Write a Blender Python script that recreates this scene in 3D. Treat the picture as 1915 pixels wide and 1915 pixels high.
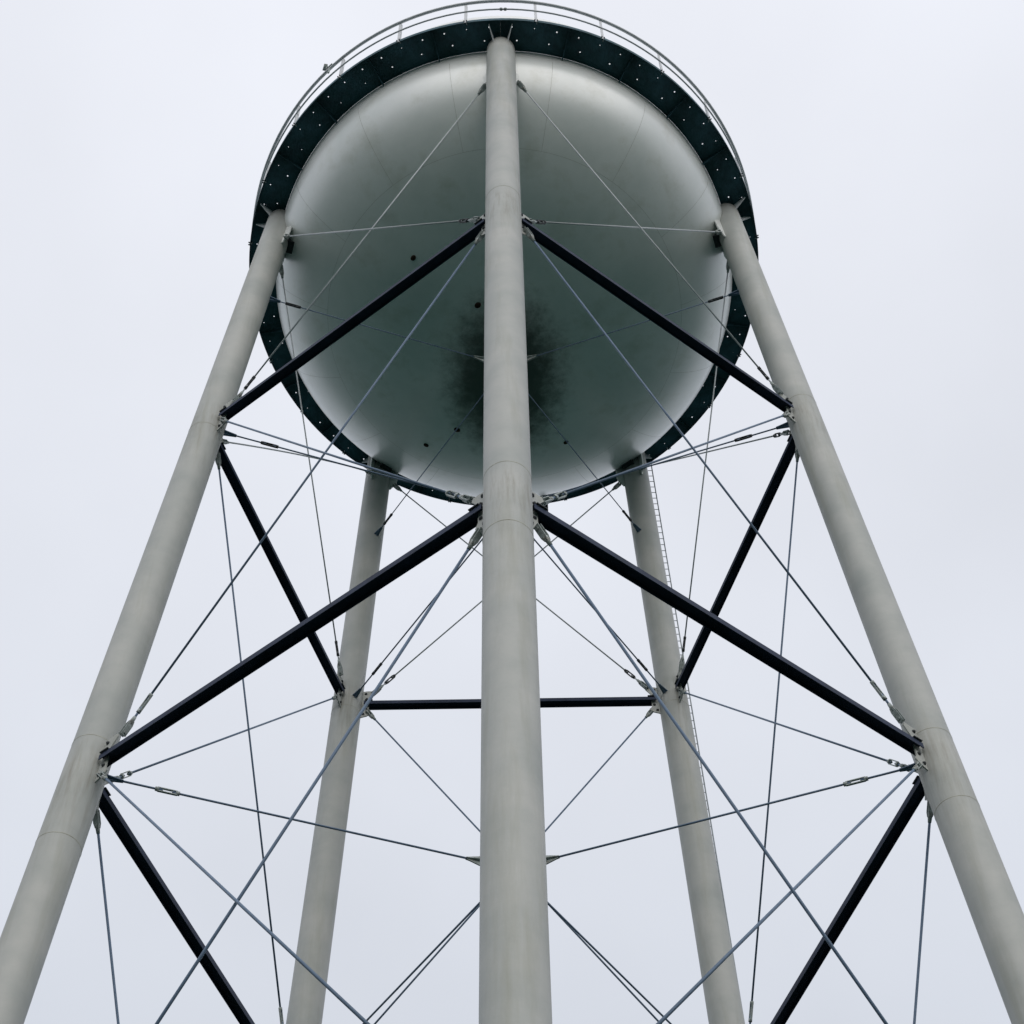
import bpy, bmesh, math, random
from math import sin, cos, pi, radians as rad
from mathutils import Vector, Matrix
random.seed(7)
S = bpy.context.scene
COL = S.collection
for o in list(bpy.data.objects):
    bpy.data.objects.remove(o)

# ------------------------------------------------------------------ camera
ZR = 46.10                        # height of the balcony floor above the ground
CAM = Vector((-0.011, -20.033, ZR - 44.556))
yaw, pit, rol = rad(0.034), rad(49.0815), rad(-0.8483)
fwd = Vector((sin(yaw) * cos(pit), cos(yaw) * cos(pit), sin(pit)))
rgt0 = Vector((cos(yaw), -sin(yaw), 0))
up0 = rgt0.cross(fwd)
rgt = rgt0 * cos(rol) + up0 * sin(rol)
up = up0 * cos(rol) - rgt0 * sin(rol)
cd = bpy.data.cameras.new('camera')
cam = bpy.data.objects.new('camera', cd)
COL.objects.link(cam)
cam.matrix_world = Matrix(((rgt.x, up.x, -fwd.x, CAM.x), (rgt.y, up.y, -fwd.y, CAM.y),
                           (rgt.z, up.z, -fwd.z, CAM.z), (0, 0, 0, 1)))
cd.sensor_width = 36
cd.lens = 3289.06 / 1915 * 36
cd.shift_y = 563.45 / 1915
cd.clip_start = 0.1
cd.clip_end = 8000
S.camera = cam

# ------------------------------------------------------------------ sky, sun, exposure
SUN_AZ, SUN_EL = rad(170), rad(26)      # azimuth clockwise from +Y
W = bpy.data.worlds.new('World')
S.world = W
W.use_nodes = True
nt = W.node_tree
nt.nodes.clear()
def N(t, **kw):
    n = nt.nodes.new(t)
    for k, v in kw.items():
        setattr(n, k, v)
    return n
sky = N('ShaderNodeTexSky', sky_type='NISHITA', sun_disc=False)
sky.sun_elevation = SUN_EL
sky.sun_rotation = SUN_AZ
sky.dust_density = 4
bg1 = N('ShaderNodeBackground')
bg1.inputs[1].default_value = 0.06
nt.links.new(sky.outputs[0], bg1.inputs[0])
tc = N('ShaderNodeTexCoord')
sx = N('ShaderNodeSeparateXYZ')
nt.links.new(tc.outputs['Generated'], sx.inputs[0])
# overcast cloud layer: brighter towards the zenith, unseen horizon lifted to light the bowl rims, mottled
ramp = N('ShaderNodeValToRGB')
ramp.color_ramp.elements[0].position = 0.0
ramp.color_ramp.elements[0].color = (0.76, 0.80, 0.86, 1)
ramp.color_ramp.elements[1].position = 1.0
ramp.color_ramp.elements[1].color = (0.90, 0.92, 0.99, 1)
e = ramp.color_ramp.elements.new(0.66)
e.color = (0.71, 0.748, 0.825, 1)
nt.links.new(sx.outputs['Z'], ramp.inputs[0])
nz = N('ShaderNodeTexNoise')
nz.inputs['Scale'].default_value = 3.4
nz.inputs['Detail'].default_value = 5
nz.inputs['Roughness'].default_value = 0.45
nt.links.new(tc.outputs['Generated'], nz.inputs['Vector'])
mr = N('ShaderNodeMapRange')
mr.inputs['From Min'].default_value = 0.3
mr.inputs['From Max'].default_value = 0.7
mr.inputs['To Min'].default_value = 0.945
mr.inputs['To Max'].default_value = 1.055
nt.links.new(nz.outputs['Fac'], mr.inputs['Value'])
vm = N('ShaderNodeVectorMath', operation='SCALE')
nt.links.new(ramp.outputs[0], vm.inputs[0])
nt.links.new(mr.outputs[0], vm.inputs['Scale'])
bg2 = N('ShaderNodeBackground')
bg2.inputs[1].default_value = 1.0
nt.links.new(vm.outputs[0], bg2.inputs[0])
mx = N('ShaderNodeMixShader')
mx.inputs[0].default_value = 0.94
nt.links.new(bg1.outputs[0], mx.inputs[1])
nt.links.new(bg2.outputs[0], mx.inputs[2])
wo = N('ShaderNodeOutputWorld')
nt.links.new(mx.outputs[0], wo.inputs[0])

sd = bpy.data.lights.new('sun', 'SUN')
sd.energy = 1.5
sd.angle = rad(70)
sd.color = (1.0, 0.96, 0.90)
sun = bpy.data.objects.new('sun', sd)
COL.objects.link(sun)
sdir = Vector((sin(SUN_AZ) * cos(SUN_EL), cos(SUN_AZ) * cos(SUN_EL), sin(SUN_EL)))
sun.rotation_euler = sdir.to_track_quat('Z', 'Y').to_euler()
sun.location = (30, -60, 90)

S.view_settings.view_transform = 'Standard'
S.view_settings.look = 'None'
S.view_settings.exposure = 0
S.view_settings.gamma = 1
S.view_settings.use_curve_mapping = False

# ------------------------------------------------------------------ materials
def mat(name, col, rough=0.5, var=0.12, scale=1.2, tint=None, bump=0.0, bscale=60, spec=0.4,
        stain=None, stain_amt=0.0, stain_scale=(1, 1, 1), metal=0.0):
    m = bpy.data.materials.new(name)
    m.use_nodes = True
    t = m.node_tree
    b = t.nodes['Principled BSDF']
    b.inputs['Roughness'].default_value = rough
    b.inputs['Metallic'].default_value = metal
    b.inputs['Specular IOR Level'].default_value = spec
    c = t.nodes.new('ShaderNodeTexCoord')
    n = t.nodes.new('ShaderNodeTexNoise')
    n.inputs['Scale'].default_value = scale
    n.inputs['Detail'].default_value = 6
    n.inputs['Roughness'].default_value = 0.6
    t.links.new(c.outputs['Object'], n.inputs['Vector'])
    r = t.nodes.new('ShaderNodeValToRGB')
    tn = tint or col
    r.color_ramp.elements[0].position = 0.3
    r.color_ramp.elements[1].position = 0.7
    r.color_ramp.elements[0].color = (*[x * (1 - var) for x in tn], 1)
    r.color_ramp.elements[1].color = (*[min(1, x * (1 + var * .6)) for x in col], 1)
    t.links.new(n.outputs['Fac'], r.inputs[0])
    out = r.outputs[0]
    if stain:
        mp = t.nodes.new('ShaderNodeMapping')
        mp.inputs['Scale'].default_value = stain_scale
        t.links.new(c.outputs['Object'], mp.inputs[0])
        n2 = t.nodes.new('ShaderNodeTexNoise')
        n2.inputs['Scale'].default_value = 1.0
        n2.inputs['Detail'].default_value = 8
        n2.inputs['Roughness'].default_value = 0.65
        t.links.new(mp.outputs[0], n2.inputs['Vector'])
        mr = t.nodes.new('ShaderNodeMapRange')
        mr.inputs['From Min'].default_value = 0.52
        mr.inputs['From Max'].default_value = 0.78
        mr.inputs['To Max'].default_value = stain_amt
        t.links.new(n2.outputs['Fac'], mr.inputs['Value'])
        mx = t.nodes.new('ShaderNodeMix')
        mx.data_type = 'RGBA'
        t.links.new(mr.outputs[0], mx.inputs['Factor'])
        t.links.new(out, mx.inputs['A'])
        mx.inputs['B'].default_value = (*stain, 1)
        out = mx.outputs['Result']
    t.links.new(out, b.inputs['Base Color'])
    if bump:
        n3 = t.nodes.new('ShaderNodeTexNoise')
        n3.inputs['Scale'].default_value = bscale
        n3.inputs['Detail'].default_value = 4
        t.links.new(c.outputs['Object'], n3.inputs['Vector'])
        bp = t.nodes.new('ShaderNodeBump')
        bp.inputs['Strength'].default_value = bump
        bp.inputs['Distance'].default_value = 0.01
        t.links.new(n3.outputs['Fac'], bp.inputs['Height'])
        t.links.new(bp.outputs[0], b.inputs['Normal'])
    return m, b, out

LEGM = mat('leg_paint', (.415, .415, .395), .5, .13, .9, (.375, .395, .38), .12, 25, .35,
           (.25, .25, .19), .6, (2.6, 2.6, .2))[0]
SHELLM = mat('tank_paint', (.85, .855, .84), .45, .07, .5, (.78, .80, .78), .1, 4, .35)[0]
BEAMM = mat('beam_paint', (.026, .036, .068), .6, .35, 3, None, .2, 40, .2)[0]
RODP = mat('rod_paint_lit', (.44, .47, .49), .5, .15, 4, None, .1, 60, .3)[0]  # lit copy of the one rod paint, brightness put into the top panel's colour
RODM = mat('rod_paint_shaded', (.12, .175, .26), .5, .15, 4, None, .1, 60, .3)[0]  # shaded copy of the same paint, backlit darkness put into the colour
FITM = mat('fitting_steel', (.36, .40, .40), .55, .35, 9, (.26, .30, .28), .3, 90, .3,
           (.12, .07, .04), .7, (7, 7, 7))[0]
DARKM = mat('fitting_dark', (.045, .05, .055), .6, .4, 12, None, .3, 90, .2)[0]
FLOORM = mat('floor_plate_paint', (.05, .11, .145), .65, .45, 1.6, (.025, .08, .085), .25, 30, .2,
             (.03, .03, .045), .8, (1.3, 1.3, 1.3))[0]
LADM = mat('ladder_paint', (.30, .33, .35), .5, .2, 3, None, .1, 60, .3)[0]
RAILM = mat('railing_paint', (.60, .61, .64), .5, .1, 3, None, .1, 60, .3)[0]
SEAMM = mat('weld_dirt', (.44, .44, .38), .7, .3, 5, (.34, .33, .27), .3, 90, .2)[0]
RUSTM = mat('rust_plug', (.035, .022, .015), .8, .4, 20, None, .3, 90, .1)[0]
CONCM = mat('concrete', (.34, .33, .31), .85, .2, 3, None, .3, 40, .2)[0]
ROOFM = SHELLM
GROUNDM = mat('grass', (.009, .046, .036), .9, .45, .35, (.007, .032, .027), .5, 12, .1)[0]

# dirt that has run down the legs below the joints
lt = LEGM.node_tree
lb = lt.nodes['Principled BSDF']
lo_ = lb.inputs['Base Color'].links[0].from_socket
lc = lt.nodes.new('ShaderNodeTexCoord')
ls = lt.nodes.new('ShaderNodeSeparateXYZ')
lt.links.new(lc.outputs['Object'], ls.inputs[0])
lmap = lt.nodes.new('ShaderNodeMapping'); lmap.inputs['Scale'].default_value = (9, 9, .7)
lt.links.new(lc.outputs['Object'], lmap.inputs[0])
lnz = lt.nodes.new('ShaderNodeTexNoise'); lnz.inputs['Scale'].default_value = 1.0; lnz.inputs['Detail'].default_value = 7; lnz.inputs['Roughness'].default_value = .7
lt.links.new(lmap.outputs[0], lnz.inputs['Vector'])
acc = None
for zz in (-11.3, -22.9, -34.6):
    a_ = lt.nodes.new('ShaderNodeMapRange')
    a_.inputs['From Min'].default_value = ZR + zz - 2.4; a_.inputs['From Max'].default_value = ZR + zz - .1
    lt.links.new(ls.outputs['Z'], a_.inputs['Value'])
    b_ = lt.nodes.new('ShaderNodeMapRange')
    b_.inputs['From Min'].default_value = ZR + zz + .6; b_.inputs['From Max'].default_value = ZR + zz - .1
    lt.links.new(ls.outputs['Z'], b_.inputs['Value'])
    c_ = lt.nodes.new('ShaderNodeMath'); c_.operation = 'MULTIPLY'
    lt.links.new(a_.outputs[0], c_.inputs[0]); lt.links.new(b_.outputs[0], c_.inputs[1])
    if acc is None:
        acc = c_.outputs[0]
    else:
        d_ = lt.nodes.new('ShaderNodeMath'); d_.operation = 'ADD'
        lt.links.new(acc, d_.inputs[0]); lt.links.new(c_.outputs[0], d_.inputs[1]); acc = d_.outputs[0]
e_ = lt.nodes.new('ShaderNodeMapRange'); e_.inputs['From Min'].default_value = .46; e_.inputs['From Max'].default_value = .72; e_.inputs['To Max'].default_value = .7
lt.links.new(lnz.outputs['Fac'], e_.inputs['Value'])
f_ = lt.nodes.new('ShaderNodeMath'); f_.operation = 'MULTIPLY'
lt.links.new(acc, f_.inputs[0]); lt.links.new(e_.outputs[0], f_.inputs[1])
g_ = lt.nodes.new('ShaderNodeMix'); g_.data_type = 'RGBA'
lt.links.new(f_.outputs[0], g_.inputs['Factor']); lt.links.new(lo_, g_.inputs['A'])
g_.inputs['B'].default_value = (.17, .15, .11, 1)
lt.links.new(g_.outputs['Result'], lb.inputs['Base Color'])

# bowl: light paint, faint mottled mildew and shade around the riser painted in as a dark patch
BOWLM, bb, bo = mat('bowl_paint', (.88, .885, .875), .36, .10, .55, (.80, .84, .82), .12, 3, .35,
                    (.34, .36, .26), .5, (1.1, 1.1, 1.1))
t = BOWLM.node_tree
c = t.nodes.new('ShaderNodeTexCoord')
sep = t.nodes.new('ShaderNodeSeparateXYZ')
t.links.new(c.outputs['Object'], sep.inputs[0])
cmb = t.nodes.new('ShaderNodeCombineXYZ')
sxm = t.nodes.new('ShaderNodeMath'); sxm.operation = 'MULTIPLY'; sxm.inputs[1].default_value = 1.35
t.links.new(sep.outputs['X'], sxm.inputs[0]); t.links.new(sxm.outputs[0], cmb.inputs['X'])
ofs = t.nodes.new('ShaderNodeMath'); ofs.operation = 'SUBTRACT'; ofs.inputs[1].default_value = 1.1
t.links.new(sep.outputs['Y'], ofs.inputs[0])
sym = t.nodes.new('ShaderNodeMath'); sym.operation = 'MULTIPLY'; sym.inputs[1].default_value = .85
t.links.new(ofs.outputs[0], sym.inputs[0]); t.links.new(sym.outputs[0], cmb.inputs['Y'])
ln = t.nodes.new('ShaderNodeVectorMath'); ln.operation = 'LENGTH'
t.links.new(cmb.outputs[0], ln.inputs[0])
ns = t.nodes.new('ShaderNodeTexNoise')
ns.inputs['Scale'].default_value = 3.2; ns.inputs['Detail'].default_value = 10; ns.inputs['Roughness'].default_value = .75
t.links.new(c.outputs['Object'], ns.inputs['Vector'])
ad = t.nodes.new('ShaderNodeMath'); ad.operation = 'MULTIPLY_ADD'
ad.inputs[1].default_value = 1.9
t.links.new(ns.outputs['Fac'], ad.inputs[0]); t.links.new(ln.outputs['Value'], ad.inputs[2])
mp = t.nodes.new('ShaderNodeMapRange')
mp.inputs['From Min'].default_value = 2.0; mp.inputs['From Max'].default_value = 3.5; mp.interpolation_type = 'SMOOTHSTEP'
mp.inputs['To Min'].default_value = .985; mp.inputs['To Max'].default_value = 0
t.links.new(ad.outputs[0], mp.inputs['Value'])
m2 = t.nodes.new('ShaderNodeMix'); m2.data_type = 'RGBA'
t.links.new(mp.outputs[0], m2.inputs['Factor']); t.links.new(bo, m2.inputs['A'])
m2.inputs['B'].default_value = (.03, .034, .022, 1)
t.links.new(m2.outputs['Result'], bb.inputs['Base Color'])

for m_ in (BOWLM, SHELLM):         # semi-gloss enamel
    b_ = m_.node_tree.nodes['Principled BSDF']
    b_.inputs['Coat Weight'].default_value = 1.0
    b_.inputs['Coat Roughness'].default_value = .33
    b_.inputs['Coat IOR'].default_value = 1.95

# ------------------------------------------------------------------ mesh helpers
class MB:
    def __init__(s): s.v = []; s.f = []; s.sm = []
    def add(s, vs, fs, smooth=False):
        b = len(s.v)
        s.v += [tuple(x) for x in vs]
        s.f += [tuple(i + b for i in f) for f in fs]
        s.sm += [smooth] * len(fs)
    def box(s, c, sz, M=None):
        x, y, z = [q / 2 for q in sz]
        vs = [Vector((c[0] + i * x, c[1] + j * y, c[2] + k * z)) for i in (-1, 1) for j in (-1, 1) for k in (-1, 1)]
        if M: vs = [M @ v for v in vs]
        s.add(vs, [(0, 1, 3, 2), (4, 6, 7, 5), (0, 4, 5, 1), (2, 3, 7, 6), (0, 2, 6, 4), (1, 5, 7, 3)])
    def tube(s, pts, r, n=10, caps=True):
        pts = [Vector(p) for p in pts]
        rs = r if isinstance(r, (list, tuple)) else [r] * len(pts)
        rings = []
        ref = None
        for i, p in enumerate(pts):
            a = pts[max(0, i - 1)]; b = pts[min(len(pts) - 1, i + 1)]
            d = (b - a).normalized()
            if ref is None:
                ref = Vector((0, 0, 1)) if abs(d.z) < .9 else Vector((1, 0, 0))
            u = (ref - d * ref.dot(d)).normalized(); w = d.cross(u); ref = u
            rings.append([p + (u * cos(2 * pi * k / n) + w * sin(2 * pi * k / n)) * rs[i] for k in range(n)])
        vs = [v for rg in rings for v in rg]
        fs = [(i * n + k, i * n + (k + 1) % n, (i + 1) * n + (k + 1) % n, (i + 1) * n + k)
              for i in range(len(pts) - 1) for k in range(n)]
        s.add(vs, fs, True)
        if caps:
            b = len(vs) - n
            s.add(rings[0], [tuple(reversed(range(n)))])
            s.add(rings[-1], [tuple(range(n))])
    def lathe(s, prof, n=64, a0=0, a1=2 * pi, smooth=True, flip=False):
        full = abs(a1 - a0 - 2 * pi) < 1e-6
        m = n if full else n + 1
        vs = [(r * cos(a0 + (a1 - a0) * k / n), r * sin(a0 + (a1 - a0) * k / n), z) for r, z in prof for k in range(m)]
        fs = []
        for i in range(len(prof) - 1):
            for k in range(n):
                k2 = (k + 1) % m
                q = (i * m + k, i * m + k2, (i + 1) * m + k2, (i + 1) * m + k)
                fs.append(tuple(reversed(q)) if flip else q)
        s.add(vs, fs, smooth)
    def prism(s, poly, t, M=None):
        """poly in the XZ plane, thickness t along Y"""
        n = len(poly)
        vs = [Vector((x, -t / 2, z)) for x, z in poly] + [Vector((x, t / 2, z)) for x, z in poly]
        if M: vs = [M @ v for v in vs]
        s.add(vs, [tuple(range(n)), tuple(reversed(range(n, 2 * n)))] + [(i + n, (i + 1) % n + n, (i + 1) % n, i) for i in range(n)])
    def mesh(s, name, m):
        me = bpy.data.meshes.new(name)
        me.from_pydata(s.v, [], s.f)
        me.polygons.foreach_set('use_smooth', s.sm)
        me.materials.append(m)
        bm = bmesh.new(); bm.from_mesh(me)
        bmesh.ops.remove_doubles(bm, verts=bm.verts, dist=1e-5)
        bmesh.ops.recalc_face_normals(bm, faces=bm.faces)
        bm.to_mesh(me); bm.free()
        return me

def put(name, me, parent=None, M=None, label=None):
    o = bpy.data.objects.new(name, me)
    COL.objects.link(o)
    if parent: o.parent = parent
    if M is not None: o.matrix_basis = M
    if label: o['label'] = label
    return o
def frame(p, x, z):
    """matrix with local X along x and local Z as near z as can be"""
    x = Vector(x).normalized(); z = Vector(z)
    z = (z - x * z.dot(x)).normalized(); y = z.cross(x)
    return Matrix(((x.x, y.x, z.x, p[0]), (x.y, y.y, z.y, p[1]), (x.z, y.z, z.z, p[2]), (0, 0, 0, 1)))

# ------------------------------------------------------------------ dimensions
RT, ROUT = 6.0, 6.74
R0, SL, LA = 6.0257, 0.0491, 0.3478     # leg axis radius at balcony, batter, leg radius
Z1, Z2, Z3 = -11.32, -22.86, -34.6      # strut levels below the balcony
RIS = 0.46
AZ = [rad(-90 + 72 * i) for i in range(5)]
def axis(i, z):
    r = R0 - SL * z
    return Vector((r * cos(AZ[i % 5]), r * sin(AZ[i % 5]), ZR + z))

# ------------------------------------------------------------------ ground
gm = MB()
NG = 64
gm.add([(0, 0, 0)] + [(3000 * cos(2 * pi * k / NG), 3000 * sin(2 * pi * k / NG), 0) for k in range(NG)],
       [(0, k + 1, (k + 1) % NG + 1) for k in range(NG)])
g = put('ground', gm.mesh('ground', GROUNDM))
g['kind'] = 'structure'

# ------------------------------------------------------------------ the water tower
T = put('water_tower', None)
T['label'] = 'tall grey five legged steel water tower with dark cross braces against an overcast sky'
T['category'] = 'water tower'

# legs: one mesh shared by five, local X points outward, origin on the ground under the leg top
lm = MB()
zb = -ZR + 0.55
zt = -0.16
lean = [(R0 - SL * z, z) for z in (zb, -40, -30, -20, -10, -5, -2, zt)]
n = 56
vs = []
for r, z in lean:
    vs += [(r + LA * cos(2 * pi * k / n), LA * sin(2 * pi * k / n), z + ZR) for k in range(n)]
lm.add(vs, [(i * n + k, i * n + (k + 1) % n, (i + 1) * n + (k + 1) % n, (i + 1) * n + k) for i in range(len(lean) - 1) for k in range(n)], True)
lm.add(vs[-n:], [tuple(range(n))])
LEG_ME = lm.mesh('leg', LEGM)

wb = MB()                         # weld bead: thin raised ring
prof = [(LA - .004, -.012), (LA + .003, -.006), (LA + .004, 0), (LA + .003, .006), (LA - .004, .012)]
wb.lathe(prof, 56)
WELD_ME = wb.mesh('weld_bead', SEAMM)

gs = MB()                         # gusset at a strut level, in the plane of a tower face
gs.prism([(LA - .06, .5), (LA + .10, .54), (LA + .26, .54), (LA + .29, .46), (LA + .17, .26), (LA + .17, -.22), (LA + .22, -.34), (LA + .14, -.42), (LA - .06, -.5)], .024)
GUS_ME = gs.mesh('gusset_plate', LEGM)
hg = MB()                         # flared lug for the rods running to the riser
hg.prism([(LA - .08, .08), (LA + .08, .055), (LA + .26, .03), (LA + .26, -.03), (LA + .08, -.055), (LA - .08, -.08)], .02, Matrix.Rotation(pi / 2, 4, 'X'))
hg.prism([(LA - .08, -.08), (LA + .16, -.02), (LA + .16, .02), (LA - .08, .08)], .016)
LUG_ME = hg.mesh('lug_plate', RODM)
wg = MB()                         # wing plate beside the leg top, carries the upper rod ends
wg.prism([(LA - .06, .0), (LA + .13, .0), (LA + .16, -1.35), (LA + .13, -1.62), (LA - .02, -1.9), (LA - .06, -1.9)], .03)
WING_ME = wg.mesh('wing_plate', SHELLM)
crev = MB()                         # dark box put in for the shade where the leg meets the bowl
for yy in (-.13, .13):
    crev.prism([(5.42, -1.44), (5.8, -1.44), (5.8, -.9), (5.68, -.9)], .03, Matrix.Translation((0, yy, 0)))
crev.box((5.6, 0, -1.46), (.42, .32, .03))
CREVICE_ME = crev.mesh('crevice_shade', DARKM)
fb = MB()                         # fin from the leg top out to the balcony edge
fb.prism([(0, 0), (.34, 0), (.34, -.05), (.02, -.34), (0, -.34)], .018)
FIN_ME = fb.mesh('fin_plate', RAILM)
bl = MB()
bl.tube([(0, -.045, 0), (0, .045, 0)], .022, 6)
bl.tube([(0, -.03, 0), (0, .03, 0)], .034, 6)
BOLT_ME = bl.mesh('bolt', DARKM)
bp = MB()
bp.box((0, 0, .05), (1.15, 1.15, .1))
for a, b in ((1, 1), (1, -1), (-1, 1), (-1, -1)):
    bp.prism([(.3, .1), (.52, .1), (.3, .5)], .03, Matrix.Rotation(math.atan2(b, a), 4, 'Z'))
    bp.tube([(a * .46, b * .46, .1), (a * .46, b * .46, .22)], .03, 8)
BASE_ME = bp.mesh('base_plate', LEGM)
ft = MB()
ft.lathe([(0.0, .45), (1.05, .45), (1.12, .38), (1.2, -.4)], 8, smooth=False)
FOOT_ME = ft.mesh('footing', CONCM)

LEGS = []
for i in range(5):
    L = put('leg', LEG_ME, T, Matrix.Rotation(AZ[i], 4, 'Z'))
    LEGS.append(L)
    for z in ((-10.84, -22.44, -24.15, -34.1, -35.8) if i in (0, 1) else (-11.7, -22.3, -24.7, -33.9)):
        w = put('weld_bead', WELD_ME, L, Matrix.Translation((R0 - SL * z, 0, ZR + z)) @ Matrix.Rotation(rad(random.uniform(0, 360)), 4, 'Z'))
    for s in (1, -1):
        # direction to the neighbouring leg in local axes of this leg
        a = pi - s * rad(54)
        d = Vector((cos(a), sin(a), 0))
        for z in (Z1, Z2, Z3):
            G = frame((R0 - SL * z, 0, ZR + z), d, (0, 0, 1))
            put('gusset_plate', GUS_ME, L, G)
            for bx, bz in ((LA + .11, .22), (LA + .11, -.16), (LA + .05, -.36), (LA + .08, .42)):
                put('bolt', BOLT_ME, L, G @ Matrix.Translation((bx, 0, bz)))
        put('wing_plate', WING_ME, L, frame((R0, 0, ZR - .12), d, (-SL * 1.0, 0, 1)))
        if s == 1:
            put('crevice_shade', CREVICE_ME, L, Matrix.Translation((0, 0, ZR)))
        put('fin_plate', FIN_ME, L, frame((R0 + .30, s * .17, ZR - .03), (1, s * .35, 0), (0, 0, 1)))
    for z in (-4.62, Z1, Z2, Z3):
        put('lug_plate', LUG_ME, L, frame((R0 - SL * z, 0, ZR + z), (-1, 0, 0), (0, 0, 1)))
    put('base_plate', BASE_ME, L, Matrix.Translation((R0 + SL * (ZR - .55), 0, .45)))
    put('footing', FOOT_ME, T, Matrix.Translation(axis(i, -ZR)))

# struts: channel laid flat with its toes down, one per face and level
def channel(L, w=.20, h=.125, t=.014):
    m = MB()
    m.box((L / 2, 0, h / 2 - t / 2), (L, w, t))
    for s in (1, -1):
        m.box((L / 2, s * (w / 2 - t / 2), -t / 2), (L, t, h - t))
    return m
EC = MB()
EC.box((0, 0, 0), (.18, .26, .02))
for sx_ in (-.05, .05):
    for sy_ in (-.09, .09):
        EC.tube([(sx_, sy_, -.03), (sx_, sy_, .035)], .018, 6)
END_ME = EC.mesh('end_plate', DARKM)
for z in (Z1, Z2, Z3):
    hh = .115 if z == Z1 else .125
    for i in range(5):
        A, B = axis(i, z), axis(i + 1, z)
        d = (B - A).normalized()
        A2 = A + d * (LA + .05); B2 = B - d * (LA + .05)
        bmz = put('strut_beam', channel((B2 - A2).length, .20, hh).mesh('strut_beam', BEAMM), T, frame(A2, d, (0, 0, 1)))
        for x in (.12, (B2 - A2).length - .12):
            put('end_plate', END_ME, bmz, Matrix.Translation((x, 0, hh / 2 + .012)))

# rods
def turnbuckle_mesh(s=1.0):
    m = MB()
    for q in (-1, 1):
        m.box((.0, q * .05 * s, 0), (.40 * s, .022 * s, .045 * s))
        m.tube([(q * .17 * s, 0, 0), (q * .25 * s, 0, 0)], .048 * s, 8)
        m.box((q * .195 * s, 0, 0), (.03 * s, .10 * s, .045 * s))
    m.tube([(-.24 * s, 0, 0), (-.09 * s, 0, 0)], .022 * s, 8)
    m.tube([(.09 * s, 0, 0), (.24 * s, 0, 0)], .022 * s, 8)
    return m
TB_ME = turnbuckle_mesh(.8).mesh('turnbuckle', FITM)
TBD_ME = turnbuckle_mesh(.75).mesh('turnbuckle', DARKM)
cm = MB()                          # clevis fork with its pin at the origin, rod leaving along +X
for q in (-1, 1):
    cm.prism([(-.06, .05), (.16, .05), (.24, .03), (.24, -.03), (.16, -.05), (-.06, -.05)], .014, Matrix.Translation((0, q * .032, 0)))
cm.tube([(0, -.06, 0), (0, .06, 0)], .026, 8)
cm.tube([(.17, 0, 0), (.33, 0, 0)], [.045, .03], 8)
CLEV_ME = cm.mesh('clevis', FITM)
def rod(name, A, B, r, tb=None, tbm=None, sag=0, nrm=(0, 0, 1), m=None, clev=(1, 1)):
    L = (B - A).length
    mb = MB()
    if sag:
        k = 14
        mb.tube([(L * q / k, 0, -sag * 4 * (q / k) * (1 - q / k)) for q in range(k + 1)], r, 10)
    else:
        a = .2 if clev[0] else 0; b = L - (.2 if clev[1] else 0)
        if tb is None:
            mb.tube([(a, 0, 0), (b, 0, 0)], r, 10)
        else:
            mb.tube([(a, 0, 0), (tb - .08, 0, 0)], r, 10)
            mb.tube([(tb + .08, 0, 0), (b, 0, 0)], r, 10)
    F = frame(A, B - A, nrm)
    o = put(name, mb.mesh(name, m or RODM), T, F)
    if tb is not None:
        put('turnbuckle', tbm or TB_ME, o, Matrix.Translation((tb, 0, 0)) @ Matrix.Rotation(pi / 2 if name == 'riser_rod' else 0, 4, 'X'))
    if clev[0]: put('clevis', CLEV_ME, o)
    if clev[1]: put('clevis', CLEV_ME, o, Matrix.Translation((L, 0, 0)) @ Matrix.Rotation(pi, 4, 'Z'))
    return o

panels = [(-1.88, .50, Z1 + .50, .60, .018), (Z1 - .28, .52, Z2 + .58, .66, .020), (Z2 - .45, .52, Z3 + .55, .66, .022), (Z3 - .42, .52, -ZR + 1.0, .6, .026)]
for i in range(5):
    j = (i + 1) % 5
    for pz, (zu, lu, zl, ll, rr) in enumerate(panels):
        for a, b in ((i, j), (j, i)):
            # rod a falls from the top of leg a to the foot of leg b; the two of a pair pass beside each other
            du = (axis(b, zu) - axis(a, zu)).normalized()
            out = Vector((cos((AZ[i] + rad(36))), sin((AZ[i] + rad(36))), 0))
            sd_ = .03 if a == i else -.03
            A = axis(a, zu) + du * lu + out * sd_
            B = axis(b, zl - (.6 if a == 0 and pz == 2 else 0)) - du * ll + out * sd_
            L = (B - A).length
            sag = .14 if (pz == 0 and a == 3 and b == 4) else 0
            tb = None if sag else L - (.62 if pz < 2 else .7)
            rod('brace_rod', A, B, rr, tb, TB_ME if pz else TBD_ME, sag, out, RODP if pz == 0 else RODM)
for i in range(5):
    u = Vector((cos(AZ[i]), sin(AZ[i]), 0))
    for z, rr in ((-4.62, .013), (Z1, .017), (Z2, .019), (Z3, .02)):
        A = axis(i, z) - u * (LA + .22)
        B = u * (RIS + .30) + Vector((0, 0, ZR + z))
        rod('riser_rod', A, B, rr, .75 if z < -5 else .35, TB_ME if z < -12 else TBD_ME, 0, (0, 0, 1), None, (0, 0))

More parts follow.
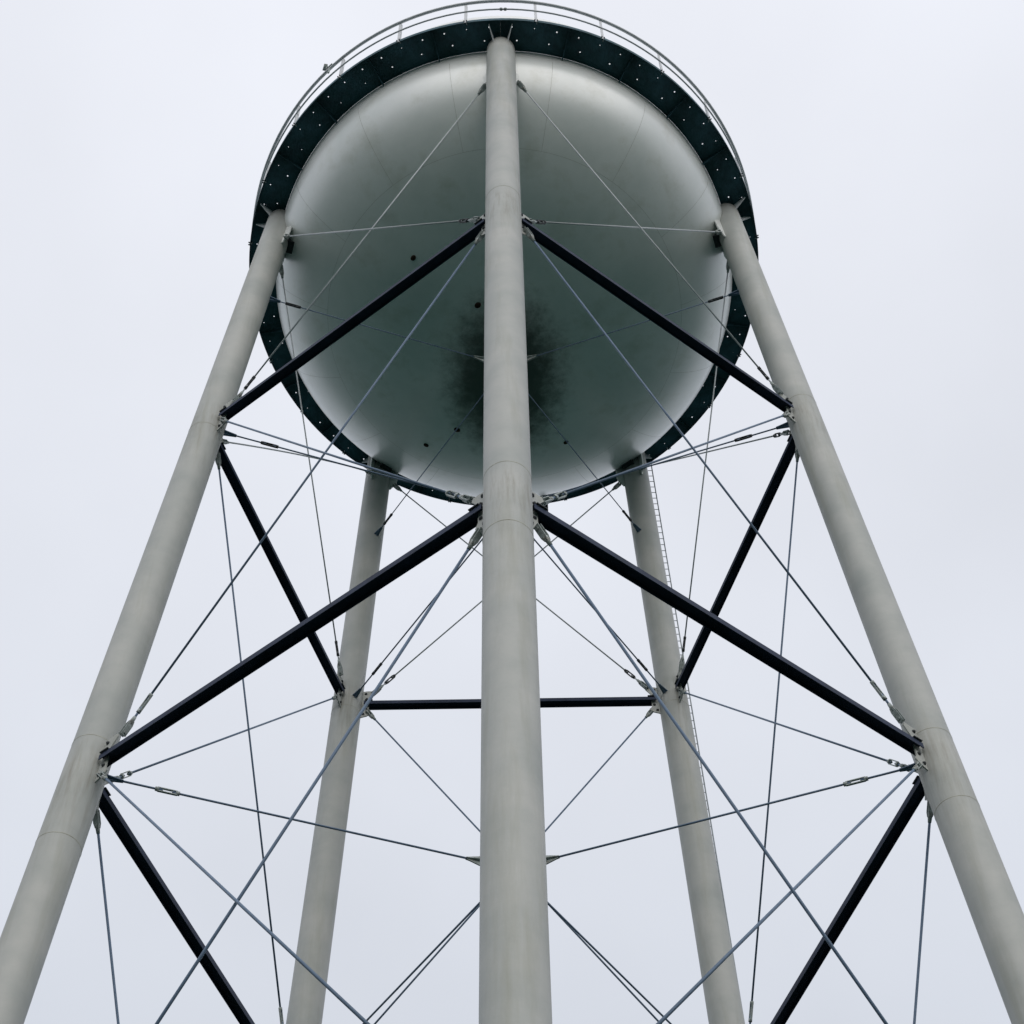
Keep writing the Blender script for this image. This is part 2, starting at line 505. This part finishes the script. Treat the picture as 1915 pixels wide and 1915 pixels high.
# riser pipe with a collar of lugs at each rod level
rp = MB()
rp.lathe([(RIS, .4), (RIS, ZR - 3.2)], 48)
RP = put('riser_pipe', rp.mesh('riser_pipe', LEGM), T)
cl = MB()
cl.lathe([(RIS - .02, -.11), (RIS + .035, -.11), (RIS + .035, .11), (RIS - .02, .11)], 48, smooth=False)
for i in range(5):
    R_ = Matrix.Rotation(AZ[i], 4, 'Z')
    cl.prism([(RIS + .01, .11), (RIS + .12, .11), (RIS + .34, .03), (RIS + .34, -.03), (RIS + .12, -.11), (RIS + .01, -.11)], .022, R_)
    cl.prism([(RIS + .01, .09), (RIS + .36, .03), (RIS + .36, -.03), (RIS + .01, -.09)], .018, R_ @ Matrix.Rotation(pi / 2, 4, 'X'))
CL_ME = cl.mesh('riser_collar', FITM)
for z in (-4.62, Z1, Z2, Z3):
    put('riser_collar', CL_ME, RP, Matrix.Translation((0, 0, ZR + z)))

# ------------------------------------------------------------------ tank
ZC, BD = -.42, 2.96
SHH = 2.75
tm = MB()
tm.lathe([(RT - .02, ZC), (RT - .02, SHH), (RT - .3, SHH + .0)], 160)
tank = put('tank', tm.mesh('tank', SHELLM), T, Matrix.Translation((0, 0, ZR)))
def prof_bowl(r):
    return ZC - BD * math.sqrt(max(0, 1 - (r / RT) ** 2))
lin = MB()
lin.lathe([(max(.001, RT * sin(a) - .02), ZC - BD * cos(a) + .02) for a in [pi / 2 * k / 40 for k in range(41)]], 120)
put('bowl_lining', lin.mesh('bowl_lining', SEAMM), tank)
RS = 4.516
aS = math.asin(RS / RT)
gap = .003
cr = MB()
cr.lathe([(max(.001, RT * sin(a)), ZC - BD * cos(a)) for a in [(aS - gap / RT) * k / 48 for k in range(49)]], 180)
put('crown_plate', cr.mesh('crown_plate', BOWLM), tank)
NP = 15
for k in range(NP):
    pm = MB()
    a0 = rad(-78 + 24 * k) + gap / RT
    a1 = rad(-78 + 24 * (k + 1)) - gap / RT
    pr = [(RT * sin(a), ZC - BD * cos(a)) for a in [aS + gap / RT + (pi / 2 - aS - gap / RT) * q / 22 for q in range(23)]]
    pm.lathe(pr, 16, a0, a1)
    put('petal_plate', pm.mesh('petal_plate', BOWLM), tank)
for k in range(10):               # shell plates above
    sm_ = MB()
    a0 = rad(-78 + 36 * k) + gap / RT; a1 = rad(-78 + 36 * (k + 1)) - gap / RT
    sm_.lathe([(RT, ZC + .0), (RT, SHH)], 20, a0, a1)
    put('shell_plate', sm_.mesh('shell_plate', SHELLM), tank)
rf = MB()
rf.lathe([(RT - .01, SHH - .03), (RT - .01, SHH + .004), (RT - .4, SHH + .22), (4.2, SHH + .95), (2.2, SHH + 1.5), (.6, SHH + 1.75), (.001, SHH + 1.78)], 120)
put('roof', rf.mesh('roof', ROOFM), tank)
vt = MB()
vt.lathe([(.3, SHH + 1.7), (.3, SHH + 2.1), (.55, SHH + 2.1), (.5, SHH + 2.25), (.001, SHH + 2.4)], 24)
put('roof_vent', vt.mesh('roof_vent', RAILM), tank)
pg = MB()
pg.lathe([(.075, -.01), (.075, .02), (.05, .035), (.001, .035)], 14)
PLUG_ME = pg.mesh('plug', RUSTM)
for x, y, sc in ((-2.22, -2.08, 1), (-2.14, 3.23, .95), (-1.29, 2.61, 1.15), (-.66, -.99, 1.15), (1.58, 3.13, .9)):
    r = math.hypot(x, y); z = prof_bowl(r)
    nrm = Vector((x / RT ** 2, y / RT ** 2, (z - ZC) / BD ** 2)).normalized()
    M = Matrix.Translation((x, y, z)) @ nrm.to_track_quat('Z', 'Y').to_matrix().to_4x4() @ Matrix.Diagonal((sc, sc * .8, 1, 1))
    put('plug', PLUG_ME, tank, M)

# ------------------------------------------------------------------ balcony
bg = MB()                          # edge ring
bg.lathe([(ROUT - .012, -.07), (ROUT, -.07), (ROUT, .07), (ROUT - .012, .07), (ROUT - .012, -.07)], 200, smooth=False)
bal = put('balcony', bg.mesh('balcony', FLOORM), T, Matrix.Translation((0, 0, ZR)))
def floor_plate(rng):
    """one bay of 14.4 degrees with its five drain holes cut right through"""
    m = MB()
    t = .012
    W_ = 14.4; ri, ro = RT + .004, ROUT - .014
    holes = [(2.4, 6.56), (7.2, 6.56), (12.0, 6.56), (3.6, 6.25), (10.8, 6.25)]
    # split angularly and radially so each hole sits in its own cell
    angs = sorted({0.0008, W_ - .0008, 1.9, 2.9, 3.1, 4.1, 6.7, 7.7, 10.3, 11.3, 11.5, 12.5, 5.4, 9.0})
    rads_ = [ri, 6.19, 6.31, 6.50, 6.62, ro]
    def P(a, r, z): return (r * cos(rad(a)), r * sin(rad(a)), z)
    for ai in range(len(angs) - 1):
        for r_ in range(len(rads_) - 1):
            a0, a1, q0, q1 = angs[ai], angs[ai + 1], rads_[r_], rads_[r_ + 1]
            h = [x for x in holes if a0 < x[0] < a1 and q0 < x[1] < q1]
            if not h:
                for z in (0, t):
                    m.add([P(a0, q0, z), P(a1, q0, z), P(a1, q1, z), P(a0, q1, z)], [(0, 1, 2, 3)])
                continue
            ha, hr = h[0]
            n = 12
            rh = rng.choice((.0105, .013, .0155, .018))
            inner, outer = [], []
            for k in range(n):
                th = 2 * pi * k / n
                c_, s_ = cos(th), sin(th)
                inner.append((ha + math.degrees(rh * s_ / hr), hr + rh * c_))
                f = 1 / max(abs(c_), abs(s_))
                x, y = c_ * f, s_ * f
                rr = hr + (x * (q1 - hr) if x > 0 else x * (hr - q0))
                aa = ha + (y * (a1 - ha) if y > 0 else y * (ha - a0))
                outer.append((aa, rr))
            # corners must be exact: 12 directions miss the diagonals, so add them
            for z in (0, t):
                vs = [P(a, r, z) for a, r in inner] + [P(a, r, z) for a, r in outer]
                m.add(vs, [(k, (k + 1) % n, n + (k + 1) % n, n + k) for k in range(n)])
                cs = [(a1, q1), (a1, q0), (a0, q0), (a0, q1)]
                for (ca, cr_), (k0, k1) in zip(cs, ((1, 2), (4, 5), (7, 8), (10, 11))):
                    m.add([P(*outer[k0], z), P(ca, cr_, z), P(*outer[k1], z)], [(0, 1, 2)])
            m.add([P(a, r, 0) for a, r in inner] + [P(a, r, t) for a, r in inner],
                  [(k, (k + 1) % n, n + (k + 1) % n, n + k) for k in range(n)])
    for a in (angs[0], angs[-1]):
        m.add([P(a, ri, 0), P(a, ro, 0), P(a, ro, t), P(a, ri, t)], [(0, 1, 2, 3)])
    return m
FL_MES = [floor_plate(random.Random(q)).mesh('floor_plate', FLOORM) for q in range(6)]
br = MB()
br.prism([(RT + .01, 0), (ROUT - .02, 0), (ROUT - .02, -.05), (RT + .25, -.12), (RT + .01, -.20)], .014, Matrix.Translation((0, 0, -.004)))
BR_ME = br.mesh('floor_bracket', FLOORM)
HR, HM = 1.32, .70
ps = MB()                          # railing post: flat angle standing on the edge ring
ps.box((ROUT + .006, 0, (HR - .07) / 2 - .02), (.012, .065, HR + .05))
ps.box((ROUT - .028, .027, (HR - .07) / 2 - .02), (.056, .011, HR + .05))
POST_ME = ps.mesh('railing_post', RAILM)
cp = MB()
for s in (-1, 1):
    cp.tube([(ROUT - .03, s * .03, -.03), (ROUT + .045, s * .03, -.03)], .016, 6)
CLIP_ME = cp.mesh('post_bolt', DARKM)
for k in range(25):
    a = rad(-90 + 14.4 * k)
    put('floor_plate', FL_MES[(k * 5 + k // 4) % 6], bal, Matrix.Rotation(a, 4, 'Z'))
    if k % 5:
        put('floor_bracket', BR_ME, bal, Matrix.Rotation(a, 4, 'Z'))
    b = a + rad(7.2 + random.uniform(-.15, .15))
    put('railing_post', POST_ME, bal, Matrix.Rotation(b, 4, 'Z'))
    put('post_bolt', CLIP_ME, bal, Matrix.Rotation(b, 4, 'Z'))
rl = MB()
rl.tube([((ROUT + .03) * cos(2 * pi * k / 160), (ROUT + .03) * sin(2 * pi * k / 160), HR) for k in range(161)], .040, 8, False)
put('top_rail', rl.mesh('top_rail', RAILM), bal)
ml = MB()
ml.tube([((ROUT + .02) * cos(2 * pi * k / 160), (ROUT + .02) * sin(2 * pi * k / 160), HM) for k in range(161)], .021, 8, False)
put('mid_rail', ml.mesh('mid_rail', RAILM), bal)
ck = MB()
for s in (-1, 1):
    ck.tube([(ROUT - .01, s * .05, HM), (ROUT + .05, s * .05, HM)], .035, 8)
ck.box((ROUT + .02, 0, HM), (.03, .14, .04))
put('rail_splice', ck.mesh('rail_splice', FITM), bal, Matrix.Rotation(rad(-89.4), 4, 'Z'))
# lamp clamped to the railing
lp = MB()
lp.box((ROUT + .05, 0, HR - .16), (.03, .05, .42))
lp.box((ROUT + .06, .0, HR + .05), (.05, .22, .035))
lp.tube([(ROUT + .05, -.09, HR + .05), (ROUT + .10, -.10, HR + .16)], .02, 8)
lp.tube([(ROUT + .04, -.17, HR + .15), (ROUT + .14, -.05, HR + .19)], [.075, .045], 12)
put('railing_lamp', lp.mesh('railing_lamp', FITM), bal, Matrix.Rotation(rad(-129.6), 4, 'Z'))
# overflow stub under the far edge
ov = MB()
ov.box((6.66, 0, -.52), (.12, .17, .90))
ov.tube([(6.66, 0, -.05), (6.66, 0, -.1)], .12, 10)
put('overflow_spout', ov.mesh('overflow_spout', DARKM), bal, Matrix.Rotation(rad(80.6), 4, 'Z'))

# ------------------------------------------------------------------ ladder on the right rear leg
li = 2
u = Vector((cos(AZ[li]), sin(AZ[li]), 0)); tv = Vector((-sin(AZ[li]), cos(AZ[li]), 0))
def lad(o, t, z): return axis(li, z) + u * o + tv * (t - .0075 * z)
la = MB()
o1, t1, o2, t2 = .48, .10, .70, -.20
for o_, t_ in ((o1, t1), (o2, t2), ((o1 + o2) / 2, (t1 + t2) / 2 - .03)):
    la.tube([lad(o_, t_, .9), lad(o_, t_, -ZR + .6)], .016, 8)
z = -1.5
while z > -ZR + 1:
    la.tube([lad(.30, .08, z), lad(o1, t1, z)], .014, 6)
    z -= 3.0
LAD = put('ladder', la.mesh('ladder', LADM), T)
rg = MB()
A, B = lad(o1, t1, 0), lad(o2, t2, 0)
rg.tube([(0, 0, 0), B - A], .0095, 6)
RG_ME = rg.mesh('rung', LADM)
z = .6
while z > -ZR + .7:
    put('rung', RG_ME, LAD, Matrix.Translation(lad(o1, t1, z)))
    z -= .28
